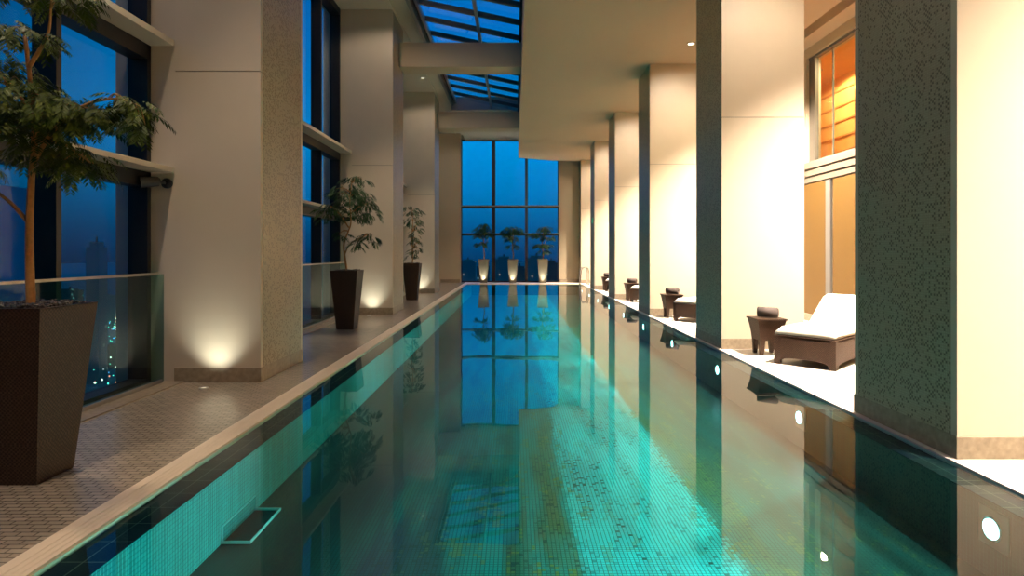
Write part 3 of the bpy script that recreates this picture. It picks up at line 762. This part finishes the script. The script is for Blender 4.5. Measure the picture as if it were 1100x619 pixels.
def make_table():
    t = empty('side_table', (0, 0, 0))
    H = .49
    n = 14
    def hw(z): return .138+.055*(z/H)**2.2
    b = MB()
    # flared skirt
    zs = [.20+(H-.20)*i/8 for i in range(9)]
    b.frustum([(hw(z), hw(z), z) for z in zs]); b.build('skirt', M['wicker'], t)
    MB().bbox(-.203, .203, -.203, .203, H-.012, H+.012, .006).build('table_top', M['wicker'], t)
    for sx in (-1, 1):
        for sy in (-1, 1):
            l = MB(); secs = []
            vs = []; fs = []
            zz = [.22*i/6 for i in range(7)]
            for z in zz:
                o_ = hw(z); wd = .045+.03*(z/.22)
                x1, x0 = sx*o_, sx*(o_-wd); y1, y0 = sy*o_, sy*(o_-wd)
                vs += [(x0, y0, z), (x1, y0, z), (x1, y1, z), (x0, y1, z)]
            for i in range(len(zz)-1):
                for k in range(4): fs.append((i*4+k, i*4+(k+1) % 4, (i+1)*4+(k+1) % 4, (i+1)*4+k))
            fs += [(0, 1, 2, 3), tuple(range(len(zz)*4-4, len(zz)*4))]
            l.add(vs, fs); l.build('leg', M['wicker'], t)
    return t
def make_towel():
    """a towel rolled into a spiral, lying on its side"""
    m = MB(); Lh = .26; n = 90; turns = 3.2; th = .009
    P = []
    for i in range(n+1):
        a = turns*2*PI*i/n; r = .014+.058*i/n
        P.append((r*math.cos(a), r*math.sin(a)))
    vs = []
    for i, (x, z) in enumerate(P):
        a = turns*2*PI*i/n; r = math.hypot(x, z)
        for rr in (r, r+th):
            for y in (-Lh/2, Lh/2): vs.append((rr*math.cos(a), y, rr*math.sin(a)*.92+.072))
    fs = []
    for i in range(n):
        p, q = i*4, i*4+4
        fs += [(p, p+1, q+1, q), (p+2, q+2, q+3, p+3), (p, q, q+2, p+2), (p+1, p+3, q+3, q+1)]
    fs += [(0, 2, 3, 1), (n*4, n*4+1, n*4+3, n*4+2)]
    m.add(vs, fs); return m.build('rolled_towel', M['towel'], smooth=True)
lo, tb, tw = make_lounger(), make_table(), make_towel()
nm = ['nearest', 'second-nearest', 'third-nearest', 'farthest']
where = ['second', 'third', 'fourth', 'fifth']
ang = math.atan2(.67, .74)
for i in range(4):
    k = i+1
    a = lo if i == 0 else copy_tree(lo)
    # foot corner nearest the viewer
    off = [(3.76, -1.65), (3.72, -1.60), (3.72, -1.60), (3.72, -1.60)][i]
    a.location = (off[0], RY[k]+off[1], 0); a.rotation_euler = (0, 0, ang)
    tag(a, nm[i]+' brown wicker sun lounger with cream cushion on the right deck', 'sun lounger', 'sun loungers between the right pillars')
    b = tb if i == 0 else copy_tree(tb); tx = (3.46, 3.36, 3.40, 3.40)[i]
    b.location = (tx, RY[k]-.42, 0); b.rotation_euler = (0, 0, 0)
    tag(b, nm[i]+' small brown wicker side table beside a lounger foot', 'side table', 'wicker side tables by the loungers')
    c = tw if i == 0 else copy_tree(tw)
    c.location = (tx+.02, RY[k]-.42, .502); c.rotation_euler = (0, 0, math.radians(-125))
    tag(c, 'dark rolled towel lying on the '+nm[i]+' wicker side table', 'towel', 'rolled towels on the side tables')

# ================================================================ pool ladder rails, exit sign, track spotlights, acrylic step
for i, y in enumerate((25.75, 26.25)):
    pts = [(3.14, y, 0)]
    pts += [(3.14, y, .62), (3.12, y, .70), (3.06, y, .745), (2.98, y, .75), (2.88, y, .70), (2.83, y, .60), (2.80, y, .1), (2.79, y, -.30)]
    r = empty('pool_handrail', (3.14, y, 0))
    MB().tube([(p[0]-3.14, p[1]-y, p[2]) for p in pts], .02, 10).build('rail', M['chrome'], r, smooth=True)
    MB().lathe([(.045, 0), (.045, .012), (.022, .02)], 20).build('flange', M['chrome'], r)
    tag(r, ('nearer', 'farther')[i]+' curved chrome handrail at the far right corner of the pool', 'handrail', 'chrome handrails at the pool corner')
s = empty('exit_sign', (2.97, 23.0, 2.6))
MB().bbox(-.02, .015, -.12, .12, -.11, .11, .006).build('housing', M['steel'], s)
MB().box(-.024, -.02, -.105, .105, -.095, .095).build('sign_face', M['sign_green'], s)
tag(s, 'small green lit sign on the side of a far right pillar', 'sign')
for i, y in enumerate((6.44, 13.50)):
    s = empty('spotlight', (-3.74, y, 2.14))
    rot = Matrix.Rotation(PI/2, 4, 'X')
    MB().lathe([(.055, -.08), (.055, -.05), (.03, -.03)], 20, rot).build('mount', M['black_metal'], s, smooth=False)
    MB().tube([(0, .03, 0), (-.03, -.03, .0), (-.07, -.06, .01)], .014, 8).build('arm', M['black_metal'], s)
    d = Vector((-.75, -.65, -.12)).normalized(); q = d.to_track_quat('Z', 'Y').to_matrix().to_4x4(); q = Matrix.Translation((-.10, -.08, 0)) @ q
    MB().lathe([(.035, -.10), (.05, -.08), (.06, .05), (.063, .09), (.055, .09), (.052, .07)], 24, q).build('housing', M['black_metal'], s)
    MB().lathe([(.050, .07), (.047, .080)], 24, q).build('lens', M['lens_grey'], s)
    tag(s, 'black adjustable spotlight fixed to the wall beside the '+('nearest', 'middle')[i]+' left pillar', 'spotlight', 'spotlights on the left wall')
st = empty('pool_shelf', (WL, 4.14, PZ+.012))
MB().box(0, .19, -.25, .25, -.004, .010).build('shelf', M['step_glass'], st)
MB().box(0, .010, -.25, .25, .010, .10).build('upstand', M['step_glass'], st)
M['edge_glow'] = plain('acrylic_edge', (.35, .95, .95), .2, var=.05)
MB().box(.186, .194, -.254, .254, -.006, .012).box(0, .194, -.256, -.249, -.006, .012).box(0, .012, -.256, -.246, .010, .10).box(0, .190, .249, .255, -.006, .012).box(0, .012, -.25, .25, .097, .103).build('edge_strip', M['edge_glow'], st)
tag(st, 'clear acrylic shelf fixed under water to the left pool wall', 'pool shelf')

# ================================================================ the city outside
GZ = -150
struct(MB().box(-6000, 6000, -200, 9000, GZ-5, GZ).build('city_ground', plain('city_ground', (.04, .36, .30), .9, var=.4, nscale=.01)))  # ground lightened in its colour to imitate distant haze
FOOT = [(-183, 215, 40, 50)]
def building(x, y, wx, wy, h, mat, label, crown=True):
    FOOT.append((x, y, wx, wy))
    b = empty('city_building', (x, y, GZ))
    m = MB().box(-wx/2, wx/2, -wy/2, wy/2, 0, h)
    if crown: m.box(-wx*.32, wx*.32, -wy*.32, wy*.32, h, h*1.04)
    m.build('tower', M[mat], b)
    MB().box(-wx*.04, wx*.04, -wy*.04, wy*.04, h, h*1.06+3).build('rooftop_mast', M['black_metal'], b)
    tag(b, label, 'building', 'city buildings outside the windows')
rng = random.Random(5)
building(-700*.691*1.0, 700, 15, 15, 157, 'city_b', 'tall dark tower on the skyline through the nearest left window')
g = empty('city_building', (-183, 200, GZ)); MB().box(-16, 10.5, 0, 30, 0, 174).build('tower', M['stand_in_grey'], g)  # added block standing in for a grey-pink reflection in the left window
MB().box(3, 6.8, -.6, -.1, 161, 171).build('lit_sign', emit('teal_sign', (0, .7, .45), .5), g)
tag(g, 'pale grey block with a green sign, added in place of a window reflection', 'building', 'city buildings outside the windows')
NTH2 = ['leftmost', 'second from the left', 'third from the left', 'third from the right', 'second from the right', 'rightmost']
for i, (rx, yy, wd, h) in enumerate(((-.077, 1500, 38, 128), (-.052, 1300, 26, 122), (-.018, 1500, 44, 135), (.008, 1250, 30, 118), (.036, 1400, 46, 138), (.060, 1500, 30, 126))):
    building(rx*yy, yy, wd, 25, h, 'city_a' if i % 2 else 'city_b', 'dark block of the hazy skyline in the end window, '+NTH2[i])
for i, (rx, yy, wd, h) in enumerate(((-.825, 1100, 34, 60), (-.78, 900, 26, 48), (-.735, 1300, 40, 70), (-.68, 1200, 30, 66), (-.655, 800, 24, 30), (-.63, 1400, 34, 84))):
    building(rx*yy, yy, wd, 25, h, 'city_b' if i % 2 else 'city_a', 'low city block below, seen through the nearest left window, '+NTH2[i])
for col_, nme, cnt in (((.1, .9, .6), 'green', 260), ((1, .25, .15), 'red', 70), ((1, .95, .8), 'white', 120), ((.1, .5, 1), 'blue', 40)):
    m = MB()
    for i in range(cnt):
        if rng.random() < .96:
            yy = rng.uniform(380, 1500); x = -yy*rng.choice([rng.uniform(.62, .70), rng.uniform(.5, .9)])
        else: yy = rng.uniform(1200, 4000); x = yy*rng.uniform(-.1, .1)
        if any(abs(x-a) < c/2+6 and abs(yy-b) < d/2+6 for a, b, c, d in FOOT): continue
        r = yy*rng.uniform(.0008, .0019)*(1.0 if x < -yy*.3 else .5); z = GZ+rng.uniform(2, 20)
        m.add([(x+r, yy, z), (x-r, yy, z), (x, yy+r, z), (x, yy-r, z), (x, yy, z+r), (x, yy, z-r)], [(0, 2, 4), (2, 1, 4), (1, 3, 4), (3, 0, 4), (2, 0, 5), (1, 2, 5), (3, 1, 5), (0, 3, 5)])
    tag(m.build('city_lights', emit(nme+'_city_light', col_, 5.0)), 'scattered '+nme+' street and sign lights of the city far below', 'city lights', kind='stuff')
